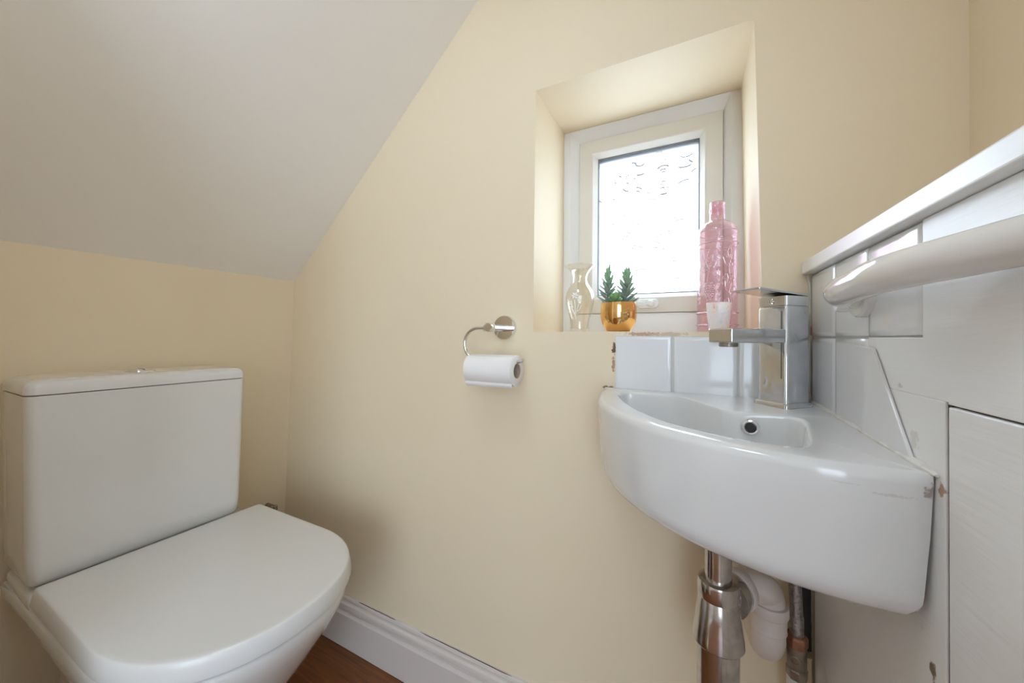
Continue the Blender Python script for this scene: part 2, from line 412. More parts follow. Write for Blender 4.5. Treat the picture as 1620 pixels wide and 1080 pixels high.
# ripples pressed into the glass: short arcs standing on the pane
YG = .9558
arcs_dark, arcs_pale = NB(), NB()
def px_glass(u, v):      # u,v = 0..1 over the pane, v from the top
    return gx0 + (gx1 - gx0) * u, gz1 - (gz1 - gz0) * v
def arc(u, v, r, a0, a1, w=.0022, pale=False):
    x, z = px_glass(u, v); n = 12
    path = [(x + r * math.cos(math.radians(a0 + (a1 - a0) * i / n)), YG, z + r * .8 * math.sin(math.radians(a0 + (a1 - a0) * i / n))) for i in range(n + 1)]
    tube(arcs_pale if pale else arcs_dark, path, [w * .5] + [w * 1.0] * (n - 1) + [w * .5], 8)
for a in ((.44, .075, .012, 190, 330), (.44, .12, .020, 245, 300, .0025), (.36, .10, .013, 40, 100), (.34, .17, .010, 100, 200, .0017), (.20, .17, .012, 20, 70), (.155, .20, .008, 10, 60),
          (.67, .165, .016, 40, 150), (.67, .178, .011, 50, 140, .0019), (.67, .190, .008, 60, 130, .0019), (.86, .10, .030, 245, 305), (.985, .105, .020, 200, 240), (.88, .06, .018, 225, 320, .0017),
          (.32, .235, .013, 190, 280), (.29, .22, .008, 20, 80), (.40, .28, .014, 20, 90, .0019), (.395, .30, .012, 30, 85, .0019), (.67, .245, .004, 20, 160, .0019), (.66, .29, .005, 10, 170, .0019),
          (.67, .285, .018, 245, 300), (.89, .31, .026, 80, 140, .0019), (.985, .22, .014, 100, 160, .0017), (.06, .29, .012, 200, 250, .0017), (.16, .33, .010, 60, 110, .0017)):
    arc(*a)
for k in range(26):
    arc(random.uniform(.06, .94), random.uniform(.36, .97), random.uniform(.008, .022), (q := random.choice((30, 210, 240, 60))), q + random.uniform(50, 90), .0016, True)
for k in range(9):
    arc(random.uniform(.06, .94), random.uniform(.05, .33), random.uniform(.008, .02), (q := random.choice((30, 210, 240, 60))), q + random.uniform(40, 70), .0016, True)
obj('pressed_ripples', arcs_dark, M['ripple'], sash); obj('pressed_ripples_faint', arcs_pale, M['ripple_pale'], sash)
# handle on the bottom rail
bm = NB()
pl = round_rect(-.137, -.086, .0705, .0925, .0108)
loft(bm, [[(x, .937, z) for x, z in pl], [(x, .929, z) for x, z in pl], [(x * .98 - .0022, .9272, (z - .0815) * .9 + .0815) for x, z in pl]])
hd = obj('handle', bm, M['upvc'], win)
bm = NB(); lathe(bm, [(.0085, 0), (.0085, .010), (.007, .012)], (-.104, .929, .0815), (0, -1, 0), 28)
lathe(bm, [(.0065, 0), (.0065, .0125), (.005, .014)], (-.104, .929, .0815), (0, -1, 0), 28)
pts = round_rect(-.158, -.120, .0765, .0865, .0045)
loft(bm, [[(x, .921, z) for x, z in pts], [(x, .914, z) for x, z in pts]])
obj('handle_lever', bm, M['upvc'], hd, bevel=.001)

# ------------------------------------------------------------------ boxed-in low wall on the right
S = .0381; X0 = .1545
def bx(y, off=0.0): return X0 + S * (YW - y) - off
def slab(bm, poly, off0, off1):
    """poly in (y,z); from off0 (room side) to off1 (into the wall)"""
    prism(bm, [(bx(y, off0), y, z) for y, z in poly], [(bx(y, off1), y, z) for y, z in poly])
YN = -.028
box_root = bpy.data.objects.new('wall_boxing', None); C.objects.link(box_root); box_root.location = Vector((.24, 0, -.875)) + UP; box_root['kind'] = 'structure'; box_root['label'] = 'low boxed-in wall painted white'
bm = NB()
slab(bm, [(YN, -.0487), (.3955, -.0487), (.3955, -.047), (.5255, -.047), (.5255, .0020), (.4275, .0020), (.4275, .1005), (YN, .1005)], 0, -.016)
slab(bm, [(.3985, -.875), (.7005, -.875), (.7005, -.30), (.7190, -.255), (.7190, -.1045), (.5255, -.1045), (.5255, -.047), (.3985, -.047)], 0, -.016)
obj('boxing_board', bm, M['boxing'], box_root, smooth=False, bevel=.0008, segs=2)
bm = NB()
slab(bm, [(YN, -.875), (.640, -.875), (.640, -.26), (.7190, -.255), (.7190, .1005), (YN, .1005)], -.0165, -.14)
obj('boxing_core', bm, M['groove'], box_root, smooth=False)
bm = NB()
slab(bm, [(.4280, .0015), (.7190, .0015), (.7190, .1005), (.4280, .1005)], -.0035, -.016)
slab(bm, [(.5260, -.1040), (.7190, -.1040), (.7190, .0015), (.5260, .0015)], -.0035, -.016)
obj('tile_grout', bm, M['grout'], box_root, smooth=False)
bm = NB()
slab(bm, [(YN, -.873), (.3945, -.873), (.3945, -.0502), (YN, -.0502)], .0005, -.016)
bm2 = NB()
slab(bm2, [(.3947, -.873), (.3983, -.873), (.3983, -.0489), (.3947, -.0489)], -.0014, -.010); slab(bm2, [(YN, -.0500), (.3946, -.0500), (.3946, -.0489), (YN, -.0489)], -.0030, -.010)
obj('gap_filler', bm2, M['groove'], box_root, smooth=False)
tag(obj('access_panel', bm, M['boxing'], smooth=False, bevel=.0012, segs=2), 'white access panel with brown gap along its edge, right of the basin', 'access panel')

# ledge on top of the boxing
bm = NB()
poly = [(bx(YW, .0115), YW - .0005), (bx(YW, .0115) + .004, YW - .0005), (XR - .0005, YW - .0005), (XR - .0005, YN + .002), (bx(YN, .0115), YN + .002)]
prism(bm, [(x, y, .1010) for x, y in poly], [(x, y, .1200) for x, y in poly])
tag(obj('ledge_board', bm, M['white_gloss'], smooth=False, bevel=.0022), 'thick white painted ledge board capping the low wall above the grab rail', 'ledge')

def tile_quad(bm, pts, off0, off1, ed=.0022):
    c = (sum(p[0] for p in pts) / len(pts), sum(p[1] for p in pts) / len(pts))
    def ins(d): 
        out = []
        for p in pts:
            v = Vector((p[0] - c[0], p[1] - c[1])); out.append((p[0] - d * (1 if v.x > 0 else -1), p[1] - d * (1 if v.y > 0 else -1)))
        return out
    loft(bm, [[(bx(y, off1), y, z) for y, z in pts], [(bx(y, off0 - .0013), y, z) for y, z in pts], [(bx(y, off0), y, z) for y, z in ins(ed)], [(bx(y, off0 + .0002), y, z) for y, z in ins(ed * 3)]])
bm = NB()
for (a, b) in ((.6225, .7150), (.5270, .6195), (.4295, .5240)): tile_quad(bm, [(a, .0040), (b, .0040), (b, .0985), (a, .0985)], .0003, -.0035)
for (a, b) in ((.6225, .7150), (.5270, .6195)): tile_quad(bm, [(a, -.1035), (b, -.1035), (b, .0005), (a, .0005)], .0003, -.0035)
tag(obj('wall_tiling', bm, M['tile'], angle=50), 'white glazed tiles on the low wall behind the grab rail', 'tiles')
# the cut tile leaning on the board
bm = NB()
pts = [(.5310, -.1035), (.4360, -.1045), (.5065, -.0095), (.5560, -.0060)]
prism(bm, [(bx(y, .0034), y, z) for y, z in pts], [(bx(y, .0004), y, z) for y, z in pts])
tag(obj('cut_tile', bm, M['tile'], smooth=False, bevel=.0009, segs=2), 'white tile cut to a slanting wedge standing on the basin rim', 'tile')

# tiles on the window wall under the sill
bm = NB(); add_box(bm, (-.143, .7165, -.1040), (.1535, .7205, .0030))
spl = thing('tile_splashback', 'row of white square tiles under the window sill behind the tap', 'tiles', (.0, .72, -.104))
obj('grout', bm, M['grout'], spl, smooth=False)
bm = NB()
for a, b in ((-.1430, -.0455), (-.0400, .0560), (.0600, .1525)):
    q = [(a, -.1040), (b, -.1040), (b, .0018), (a, .0018)]
    def ins(d): return [(a + d, -.1040 + d), (b - d, -.1040 + d), (b - d, .0018 - d), (a + d, .0018 - d)]
    loft(bm, [[(x, .7165, z) for x, z in q], [(x, .7148, z) for x, z in q], [(x, .7137, z) for x, z in ins(.0022)], [(x, .7135, z) for x, z in ins(.0066)]])
obj('tile_face', bm, M['tile'], spl, angle=50)

# cracked sealant line in the corner and the bead along the basin
bm = NB()
tube(bm, catmull([(.1500, .7120, .098), (.1518, .7125, .085), (.1525, .7122, .06), (.1516, .7126, .035), (.1500, .7120, .008), (.1484, .7122, -.02), (.1478, .7118, -.05), (.1490, .7110, -.078), (.1520, .7080, -.093)], 6), .0016, 8)
tag(obj('corner_sealant', bm, M['old_sealant']), 'cracked grey sealant line in the corner behind the tap', 'sealant')

# ------------------------------------------------------------------ basin
bas = thing('corner_basin', 'white ceramic corner basin with a rounded front hung on the wall', 'basin', (.02, .56, -.236))
CB = Vector((.045, .575))
def zr(y): return -.1065 + .010 * (y - .405) / .315
W_OFF = .0005
cx, cy = X0 - .0012, YW - .0070
def outer_at(a):
    """distance from CB to the outer outline along angle a"""
    d = Vector((math.cos(a), math.sin(a))); best = 9
    # straight back edges
    if d.y > 1e-6: best = min(best, (cy - CB.y) / d.y)
    # boxing face: x = X0 + S*(YW-y) - .0012
    den = d.x + S * d.y
    if den > 1e-6: best = min(best, (X0 + S * (YW - CB.y) - .0015 - CB.x) / den)
    # front: radius about the corner
    lo, hi = 0, .6
    for _ in range(40):
        t = (lo + hi) / 2; p = CB + d * t; rx, ry = X0 - p.x, YW - p.y
        th = math.atan2(max(ry, 0), max(rx, 1e-6)); R = .3165 + .0125 * math.sin(2 * th) - .004 * (th / (PI / 2)) ** 2
        if rx * rx + ry * ry < R * R: lo = t
        else: hi = t
    return min(best, lo)
inner_pts = [(.1195, .5880), (.0430, .5880), (.0190, .6050), (-.0100, .6480), (-.0350, .6740), (-.0800, .6830), (-.1180, .6830), (-.1250, .6500), (-.1030, .5900), (-.0720, .5380), (-.0400, .4990), (-.0040, .4725), (.0360, .4530), (.0700, .4470), (.0960, .4500)]
def smooth_poly(P, k=10, w=.30):
    out = []; n = len(P)
    for i in range(n):
        a, b, c = Vector(P[i - 1]), Vector(P[i]), Vector(P[(i + 1) % n])
        p, q = b + (a - b) * w, b + (c - b) * w
        for j in range(k): t = j / (k - 1); out.append(p * (1 - t) ** 2 + 2 * b * t * (1 - t) + q * t * t)
    return out
IP = smooth_poly(inner_pts)
def inner_at(a):
    d = Vector((math.cos(a), math.sin(a))); best = 0
    n = len(IP)
    for i in range(n):
        p, q = IP[i] - CB, IP[(i + 1) % n] - CB; e = q - p
        den = d.x * e.y - d.y * e.x
        if abs(den) < 1e-9: continue
        t = (p.x * e.y - p.y * e.x) / den; s = (p.x * d.y - p.y * d.x) / den
        if -1e-6 <= s <= 1 + 1e-6 and t > best: best = t
    return best
angs = [2 * PI * i / 260 for i in range(260)]
for P in [(cx, cy), (bx(.405), .4075), (-.163, cy)]:
    a = math.atan2(P[1] - CB.y, P[0] - CB.x) % (2 * PI)
    angs.append(a)
angs = sorted(set(angs))
RO = [outer_at(a) for a in angs]; RI = [inner_at(a) for a in angs]
def back(a, r):        # 1 where the outline touches a wall
    p = CB + Vector((math.cos(a), math.sin(a))) * r
    return 1 if (p.y > cy - .002 or p.x > bx(p.y) - .004) else 0
BK = [back(a, r) for a, r in zip(angs, RO)]
def ring(f):
    out = []
    for a, ro, ri, k in zip(angs, RO, RI, BK):
        r, z = f(ro, ri, k); p = CB + Vector((math.cos(a), math.sin(a))) * r
        out.append((p.x, p.y, z + zr(p.y)))
    return out
rings = [ring(lambda o, i, k: (o * .25, -.130))]
H = .1285
rr = .028
for j in range(7):
    t = j / 6 * PI / 2
    rings.append(ring(lambda o, i, k, t=t: (o - .006 - rr * (1 - math.sin(t)), -H + rr * (1 - math.cos(t)))))
rings.append(ring(lambda o, i, k: (o - .002, -.05)))
re_ = .010
for j in range(7):
    t = j / 6 * PI / 2
    rings.append(ring(lambda o, i, k, t=t: (o - (0 if k else re_ * (1 - math.cos(t))), -re_ + re_ * math.sin(t))))
ri_ = .006
for j in range(6):
    t = j / 5 * PI / 2
    rings.append(ring(lambda o, i, k, t=t: (i + ri_ * (1 - math.sin(t)), -ri_ + ri_ * math.cos(t))))
rings.append(ring(lambda o, i, k: (i - .003, -.03)))
rings.append(ring(lambda o, i, k: (i - .008, -.060)))
rb = .025
for j in range(1, 7):
    t = j / 6 * PI / 2
    rings.append(ring(lambda o, i, k, t=t: (i - .010 - rb * (1 - math.cos(t)) * .9, -.062 - rb * math.sin(t))))
rings.append(ring(lambda o, i, k: (i * .5, -.090)))
rings.append(ring(lambda o, i, k: (.018, -.092)))
bm = NB(); loft(bm, rings)
obj('bowl', bm, M['basin'], bas, angle=60)
# overflow ring on the wall of the bowl under the tap
oc = (.0610, .5843, -.1195)
bm = NB(); n = 40
rp = [(.0092, 0), (.0105, .0012), (.0108, .0026), (.0100, .0036), (.0082, .0040), (.0070, .0034), (.0064, .0020), (.0062, -.002)]
lathe(bm, rp, oc, (0.0, -1, .05), n, True, True)
ovf = obj('overflow_ring', bm, M['chrome'], bas)
bm = NB(); lathe(bm, [(.0060, 0), (.0060, .0024), (.0030, .0030)], oc, (0.0, -1, .05), n); obj('overflow_hole', bm, M['black'], ovf)
# waste in the bottom
bm = NB(); lathe(bm, [(.020, -.004), (.020, .001), (.017, .0025), (.016, .0005)], (CB.x, CB.y, -.193), n=40); obj('plug_waste', bm, M['chrome'], bas)

# sealant bead along basin and low wall
bm = NB()
path = [(bx(y, .0015), y, zr(y) + .0008) for y in [.405 + .295 * i / 30 for i in range(31)]]
tube(bm, path, [(.0012, .0030, .0046, .0042)[i] if i < 4 else .0030 + .0005 * math.sin(i * 1.7) for i in range(31)], 10)
tag(obj('basin_sealant', bm, M['sealant']), 'lumpy white sealant bead between the basin and the low wall', 'sealant')

# ------------------------------------------------------------------ mixer tap
DT = -.0985
tap = thing('mixer_tap', 'square chrome mixer tap with a flat lever, streaked with limescale', 'tap', (.110, .668, DT))
e1 = Vector((-.7071, -.7071, 0)); e2 = Vector((.7071, -.7071, 0))      # out of the corner / across
TC = Vector((.1105, .6680, 0))
def tp(a, b, z): v = TC + e1 * a + e2 * b; return (v.x, v.y, z)
def tap_prism(bm, pts, z0, z1, dz1=None, s=1):
    loft(bm, [[tp(a, b, z0) for a, b in pts], [tp(a, b, z1 + (dz1(a) if dz1 else 0)) for a, b in pts]])
bm = NB(); b0 = round_rect(-.027, .028, -.0265, .0265, .006)
loft(bm, [[tp(a, b, DT - .001) for a, b in b0], [tp(a, b, DT + .0045) for a, b in b0], [tp(a * .95, b * .95, DT + .0065) for a, b in b0]])
obj('base_plate', bm, M['tap_chrome'], tap)
bm = NB(); b1 = round_rect(-.0230, .0225, -.0225, .0225, .0055)
loft(bm, [[tp(a * 1.03, b * 1.0, DT + .0055) for a, b in b1], [tp(a, b, .0435) for a, b in b1], [tp(a * .96, b * .96, .0455) for a, b in b1]])
obj('body', bm, M['tap_chrome'], tap)
bm = NB(); sp = [(.018, -.0195), (.121, -.0195), (.121, .0195), (.018, .0195)]
loft(bm, [[tp(a, b, -.0062 + .02 * 0) for a, b in sp], [tp(a, b, .0138) for a, b in sp]])
spo = obj('spout', bm, M['tap_chrome'], tap, smooth=False, bevel=.0022)
bm = NB(); p = tp(.106, .001, -.0120); lathe(bm, [(.0105, 0), (.0118, .001), (.0118, .0065)], p, n=32); obj('aerator', bm, M['brass'], spo)
bm = NB(); h0 = round_rect(-.0230, .0225, -.0225, .0225, .005)
loft(bm, [[tp(a * .9, b * .9, .0455) for a, b in h0], [tp(a * .9, b * .9, .0470) for a, b in h0], [tp(a, b, .0478) for a, b in h0], [tp(a, b, .0615) for a, b in h0]])
lev = obj('lever', bm, M['tap_chrome'], tap)
bm = NB(); l0 = [(-.0230, -.0225), (.0740, -.0215), (.0740, .0215), (-.0230, .0225)]
def lz(a): return .0616 + max(0, a + .0) * .085
loft(bm, [[tp(a, b, lz(a)) for a, b in l0], [tp(a, b, lz(a) + .0034) for a, b in l0]])
obj('lever_plate', bm, M['tap_chrome'], lev, smooth=False, bevel=.0012)
bm = NB(); p = tp(.0222, -.001, .0545); lathe(bm, [(.0046, 0), (.0046, .0014), (.0036, .0022), (.0022, .0022), (.0022, .0010)], p, e1, 24)
obj('cap_screw', bm, M['chrome'], lev)
bm = NB()     # the seam line down the right of the front face, as pressed in the casting
loft(bm, [[tp(.0226, b, z) for b, z in ((.0135, -.070), (.0155, -.070), (.0155, .040), (.0135, .040))], [tp(.0230, b, z) for b, z in ((.0135, -.070), (.0155, -.070), (.0155, .040), (.0135, .040))]])
obj('front_seam', bm, M['gasket'], tap, smooth=False)

# ------------------------------------------------------------------ plumbing under the basin
tx, ty = .0230, .5600
trap = thing('bottle_trap', 'worn chrome bottle trap hanging under the basin', 'bottle trap', (tx, ty, -.475))
bm = NB(); lathe(bm, [(.0160, -.335), (.0160, -.234)], (tx, ty, 0), n=40); obj('tailpiece', bm, M['trap_chrome'], trap)
bm = NB(); lathe(bm, [(.0170, -.3185), (.0205, -.3185), (.0240, -.3200), (.0248, -.3225), (.0248, -.3400), (.0240, -.3415), (.0170, -.3415)], (tx, ty, 0), n=48, cap0=True)
obj('top_nut', bm, M['trap_chrome'], trap)
bm = NB(); lathe(bm, [(.0232, -.3415), (.0238, -.3430), (.0305, -.3930), (.0308, -.3985), (.0298, -.4000), (.0200, -.4000)], (tx, ty, 0), n=48); obj('cone', bm, M['trap_chrome'], trap)
bm = NB(); lathe(bm, [(.0250, -.3990), (.0250, -.4690), (.0235, -.4745), (.0, -.4745)][:3] + [(.0002, -.4748)], (tx, ty, 0), n=48); obj('bottle', bm, M['trap_chrome'], trap)
ax = Vector((.42, .907, 0.0)).normalized()
oc0 = Vector((tx, ty, -.3560))
bm = NB(); lathe(bm, [(.018, .010), (.018, .030)], oc0, ax, 40); obj('outlet', bm, M['trap_chrome'], trap)
bm = NB(); lathe(bm, [(.0185, .026), (.0265, .027), (.0272, .030), (.0272, .043), (.0262, .0455), (.0262, .0475), (.0185, .0475)], oc0, ax, 44); obj('outlet_nut', bm, M['trap_chrome'], trap)

wp = thing('waste_elbow', 'white plastic waste elbow turning down beside the chrome trap', 'waste pipe', (.083, .66, -.46))
bm = NB(); lathe(bm, [(.0188, .0477), (.0270, .0480), (.0280, .050), (.0280, .060), (.0265, .063), (.0230, .065), (.0215, .068), (.0215, .075)], oc0, ax, 44); obj('union_nut', bm, M['pipe'], wp)
end = oc0 + ax * .070
ex, ey = .0905, .6480
bm = NB(); tube(bm, catmull([oc0 + ax * .066, oc0 + ax * .076, (ex - .012, ey - .014, -.357), (ex - .002, ey - .001, -.368), (ex, ey, -.385), (ex, ey, -.402)], 8), .0200, 28); obj('bend', bm, M['pipe'], wp)
bm = NB(); lathe(bm, [(.0195, -.3815), (.0235, -.3820), (.0246, -.3840), (.0246, -.3950), (.0232, -.3975), (.0220, -.3985), (.0220, -.4180), (.0226, -.4190), (.0222, -.4200), (.0205, -.4205)], (ex, ey, 0), n=44); obj('socket', bm, M['pipe'], wp)
bm = NB(); tube(bm, catmull([(ex, ey, -.417), (ex, ey, -.432), (ex - .001, ey + .006, -.446), (ex - .002, ey + .020, -.456), (ex - .003, ey + .040, -.459), (ex - .003, ey + .0715, -.459)], 8), .0208, 28); obj('lower_bend', bm, M['pipe'], wp)

hx, hy = .1265, .6640
ho = thing('flexible_hose', 'braided steel flexible hose running down from the tap beside the waste elbow', 'hose', (hx, hy, -.43))
bm = NB(); tube(bm, catmull([(hx - .010, hy + .012, -.225), (hx - .006, hy + .008, -.29), (hx - .002, hy + .002, -.35), (hx, hy, -.410)], 8), .0078, 22); obj('braid', bm, M['braid'], ho)
bm = NB(); lathe(bm, [(.0072, -.428), (.0086, -.428), (.0086, -.402), (.0080, -.398)], (hx, hy, 0), n=24); obj('ferrule', bm, M['braid'], ho)
val = thing('isolating_valve', 'tarnished isolating valve with rusty top nut below the braided hose', 'valve', (hx, hy, -.487))
bm = NB(); lathe(bm, [(.0100, -.4440), (.0130, -.4435), (.0140, -.4415), (.0140, -.4310), (.0128, -.4275), (.0095, -.4270)], (hx, hy, 0), n=6); obj('top_nut', bm, M['rust'], val, smooth=False, bevel=.001)
bm = NB(); lathe(bm, [(.0105, -.4740), (.0118, -.4730), (.0118, -.4440), (.0105, -.4430)], (hx, hy, 0), n=28); vb = obj('valve_body', bm, M['brass'], val)
bm = NB(); d = Vector((-.35, -1, 0)).normalized(); lathe(bm, [(.0068, .008), (.0068, .0126), (.0058, .0134), (.0040, .0134), (.0036, .0118)], (hx, hy, -.4590), d, 24); obj('screw', bm, M['brass'], vb)
bm = NB(); lathe(bm, [(.0090, -.4890), (.0120, -.4885), (.0134, -.4860), (.0134, -.4760), (.0120, -.4735), (.0100, -.4735)], (hx, hy, 0), n=8); obj('lower_nut', bm, M['brass'], val, smooth=False, bevel=.001)
bm = NB(); lathe(bm, [(.0108, -.8748), (.0108, -.4880)], (hx, hy, 0), n=26); lathe(bm, [(.0120, -.503), (.0120, -.491), (.0100, -.488)], (hx, hy, 0), n=26)
tag(obj('supply_pipe', bm, M['pipe_paint']), 'white painted water pipe rising to the isolating valve', 'pipe')
bm = NB(); pts = round_rect(.1375, .1525, .7000, .7195, .002, 2)
loft(bm, [[(x, y, -.550) for x, y in pts], [(x, y, -.4850) for x, y in pts], [(x, y - .002, -.4800) for x, y in pts]])
tag(obj('timber_batten', bm, M['timber'], smooth=False), 'stub of bare pale timber in the corner under the basin', 'batten')
bm = NB(); rng = random.Random(3); n = 26  # black strip stands in for the shade inside the corner gap
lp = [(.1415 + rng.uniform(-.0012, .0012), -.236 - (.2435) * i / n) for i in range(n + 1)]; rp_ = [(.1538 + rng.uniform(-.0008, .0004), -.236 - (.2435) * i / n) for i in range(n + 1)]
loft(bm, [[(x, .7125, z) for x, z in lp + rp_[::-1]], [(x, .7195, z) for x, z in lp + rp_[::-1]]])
tag(obj('corner_gap_shade', bm, M['black'], smooth=False), 'ragged black strip painting the shade of the corner gap above the timber stub', 'gap_shade')

# ------------------------------------------------------------------ grab rail
gr = thing('grab_rail', 'white coated grab rail fixed to the low wall under the ledge', 'grab rail', (.15, .43, .02))
zg = .0480
bm = NB(); path = catmull([(.1560, .5280, zg - .001), (.1470, .5240, zg), (.1375, .5100, zg), (.1300, .4900, zg), (.1262, .4650, zg), (.1245, .4400, zg + .0003), (.1245, .4150, zg + .001), (.1258, .3930, zg + .002), (.1300, .3720, zg + .003), (.1385, .3500, zg + .0045), (.1490, .3300, zg + .006), (.1585, .3130, zg + .0075), (.1675, .2960, zg + .0085)], 10)
tube(bm, path, .0143, 36); obj('rail', bm, M['rail'], gr, angle=80)
nf = Vector((-1, -S, 0)).normalized()
bm = NB(); lathe(bm, [(.027, .0003), (.027, .006), (.025, .0085), (.018, .0095), (.015, .013)], (bx(.532), .532, zg + .003), nf, 44); fl = obj('flange', bm, M['rail'], gr)
bm = NB(); lathe(bm, [(.031, .0003), (.031, .006), (.029, .0085), (.020, .0095)], (bx(.283), .283, zg + .009), nf, 44); obj('flange', bm, M['rail'], gr)
bm = NB(); lathe(bm, [(.0065, 0), (.0065, .010), (.005, .0125)], (bx(.552, .007), .552, zg - .010), nf, 22); obj('screw_cap', bm, M['rail'], fl)

# ------------------------------------------------------------------ toilet
toi = thing('toilet', 'white close-coupled toilet with its lid down against the cream wall', 'toilet', (-.85, .36, -.875))
YC = .3615
def d_outline(xb, xs, xf, hw, n=2.15, k=26, yc=YC, hb=None):
    hb = hw if hb is None else hb; pts = [(xb, yc - hb)]
    for i in range(1, 5): t = i / 5; pts.append((xb + (xs - xb) * t, yc - (hb + (hw - hb) * min(1, t * 1.3))))
    for i in range(k + 1):
        a = -PI / 2 + PI * i / k; c, s = math.cos(a), math.sin(a)
        pts.append((xs + (xf - xs) * abs(c) ** (2 / n), yc + hw * (1 if s > 0 else -1) * abs(s) ** (2 / n)))
    for i in range(4, 0, -1): t = i / 5; pts.append((xb + (xs - xb) * t, yc + (hb + (hw - hb) * min(1, t * 1.3))))
    pts.append((xb, yc + hb)); return pts
# pan
bm = NB(); R_ = []
for (z, xb_, xs_, xf_, hw_, hb_) in ((-.875, -1.150, -.92, -.772, .100, .100), (-.860, -1.150, -.92, -.768, .103, .103), (-.80, -1.150, -.91, -.755, .104, .106), (-.72, -1.150, -.88, -.715, .112, .118), (-.65, -1.150, -.84, -.668, .124, .108),
        (-.58, -1.150, -.79, -.615, .146, .128), (-.545, -1.155, -.770, -.592, .164, .150), (-.515, -1.158, -.755, -.573, .175, .176), (-.49, -1.160, -.748, -.560, .1795, .185), (-.474, -1.160, -.745, -.556, .180, .186), (-.4675, -1.158, -.744, -.558, .178, .184), (-.4655, -1.155, -.744, -.564, .172, .180)):
    R_.append([(x, y, z) for x, y in d_outline(xb_, xs_, xf_, hw_, hb=hb_)])
loft(bm, R_); obj('pan', bm, M['ceramic'], toi, angle=60)
# rear shelf that carries the cistern
bm = NB()
def shelf(z, g, f=0): return [(x, y, z) for x, y in round_rect(-1.162, -.985 - f, .1745 + g, .5050 - g, .02)]
loft(bm, [shelf(-.485, .010), shelf(-.466, .005), shelf(-.455, .004), shelf(-.4470, .006, .003), shelf(-.4435, .011, .008), shelf(-.4425, .018, .015)]); obj('cistern_shelf', bm, M['ceramic'], toi, angle=60)
# seat under the lid
bm = NB(); s0 = d_outline(-.990, -.742, -.5680, .1630)
loft(bm, [[(x, y, -.4650) for x, y in s0], [(x, y, -.4490) for x, y in s0]]); obj('seat', bm, M['seat'], toi, angle=60)
# lid with flared skirt
bm = NB(); LR = []
for z, g in ((-.4585, .0045), (-.4570, .0050), (-.4400, .0020), (-.4330, .0004), (-.4312, -.0008), (-.4303, -.0030), (-.4300, -.0090)):
    LR.append([(x, y, z) for x, y in d_outline(-.9930 - max(g, 0) * .2, -.742, -.5515 + g, .1775 + g)])
loft(bm, LR); obj('lid', bm, M['seat'], toi, angle=40)
for yh in (.285, .440):
    bm = NB(); lathe(bm, [(.010, -.02), (.010, .02)], (-.985, yh, -.447), (0, 1, 0), 20); obj('hinge', bm, M['seat'], toi)
# cistern
bm = NB(); CR = []
for z, y0, y1, xf_, xb_ in ((-.4375, .186, .490, -1.016, -1.160), (-.4350, .181, .4945, -1.008, -1.160), (-.4270, .1775, .4975, -1.0025, -1.164), (-.40, .1765, .4990, -1.001, -1.165), (-.1085, .1710, .5045, -.999, -1.1675)):
    CR.append([(x, y, z) for x, y in round_rect(xb_, xf_, y0, y1, .016, 7)])
loft(bm, CR); obj('cistern', bm, M['ceramic'], toi, angle=40)
bm = NB(); CL = []
for z, g in ((-.1075, -.0015), (-.1062, .0005), (-.0960, .0005), (-.0895, -.0015), (-.0855, -.0050), (-.0828, -.0110), (-.0815, -.0200), (-.0810, -.04)):
    CL.append([(x, y, z) for x, y in round_rect(-1.1675 + max(0, -g) * .8, -.999 + g, .1710 - g, .5045 + g, max(.016, .016 + g * .3), 7)])
loft(bm, CL); cl = obj('cistern_lid', bm, M['ceramic'], toi, angle=50)
bm = NB(); lathe(bm, [(.0245, -.0815), (.0245, -.0795), (.0225, -.0785), (.0210, -.0800)], (-1.083, .338, 0), n=40); fb = obj('flush_bezel', bm, M['chrome'], cl)
for s in (-1, 1):
    bm = NB(); pts = []
    for i in range(19):
        a = -PI / 2 + PI * i / 18; pts.append((s * (.0008 + .0195 * math.cos(a)), .0195 * math.sin(a)))
    top = -.0768 if s > 0 else -.0778
    loft(bm, [[(-1.083 + v, .338 + u, -.0805) for u, v in pts], [(-1.083 + v, .338 + u, top) for u, v in pts], [(-1.083 + v * .9, .338 + u * .95, top + .0008) for u, v in pts]])
    obj('flush_button', bm, M['chrome'], fb)
# stop valve on the wall behind the toilet
sv = thing('stop_valve', 'small metal stop valve low on the left wall behind the toilet lid', 'valve', (-1.17, .662, -.55))
bm = NB(); lathe(bm, [(.009, 0), (.009, .040), (.007, .042)], (xl(-.53), .664, -.530), (1, 0, 0), 20); obj('valve_stem', bm, M['brass'], sv)
bm = NB(); lathe(bm, [(.007, -.60), (.007, -.535), (.0085, -.533), (.0085, -.5215)], (-1.150, .664, 0), n=18); obj('valve_body', bm, M['trap_chrome'], sv)

# ------------------------------------------------------------------ toilet roll and its holder
hol = thing('toilet_roll_holder', 'chrome hooked toilet roll holder on the cream wall left of the window', 'toilet roll holder', (-.386, .72, .02))
bm = NB(); lathe(bm, [(.0272, 0), (.0272, .0065), (.0258, .0085), (.0150, .0095)], (-.3860, .7200, .0197), (0, -1, 0), 48); obj('wall_plate', bm, M['chrome'], hol)
bm = NB(); lathe(bm, [(.0088, .008), (.0088, .058), (.0092, .0600), (.0098, .0620), (.0098, .0760), (.0085, .0785)], (-.3860, .7200, .0185), (0, -1, 0), 32); obj('post', bm, M['chrome'], hol)
ya = .6510
R1 = .0335; cxh, czh = -.4150, -.0165
path = [(-.3900, ya, .0170), (-.4000, ya, .0170)] + [(cxh + R1 * math.cos(math.radians(a)) * 1.0, ya, czh + R1 * math.sin(math.radians(a))) for a in range(90, 271, 12)] + [(-.40, ya, -.0500), (-.36, ya, -.0500), (-.325, ya, -.0500), (-.315, ya, -.0488), (-.3085, ya - .001, -.0462)]
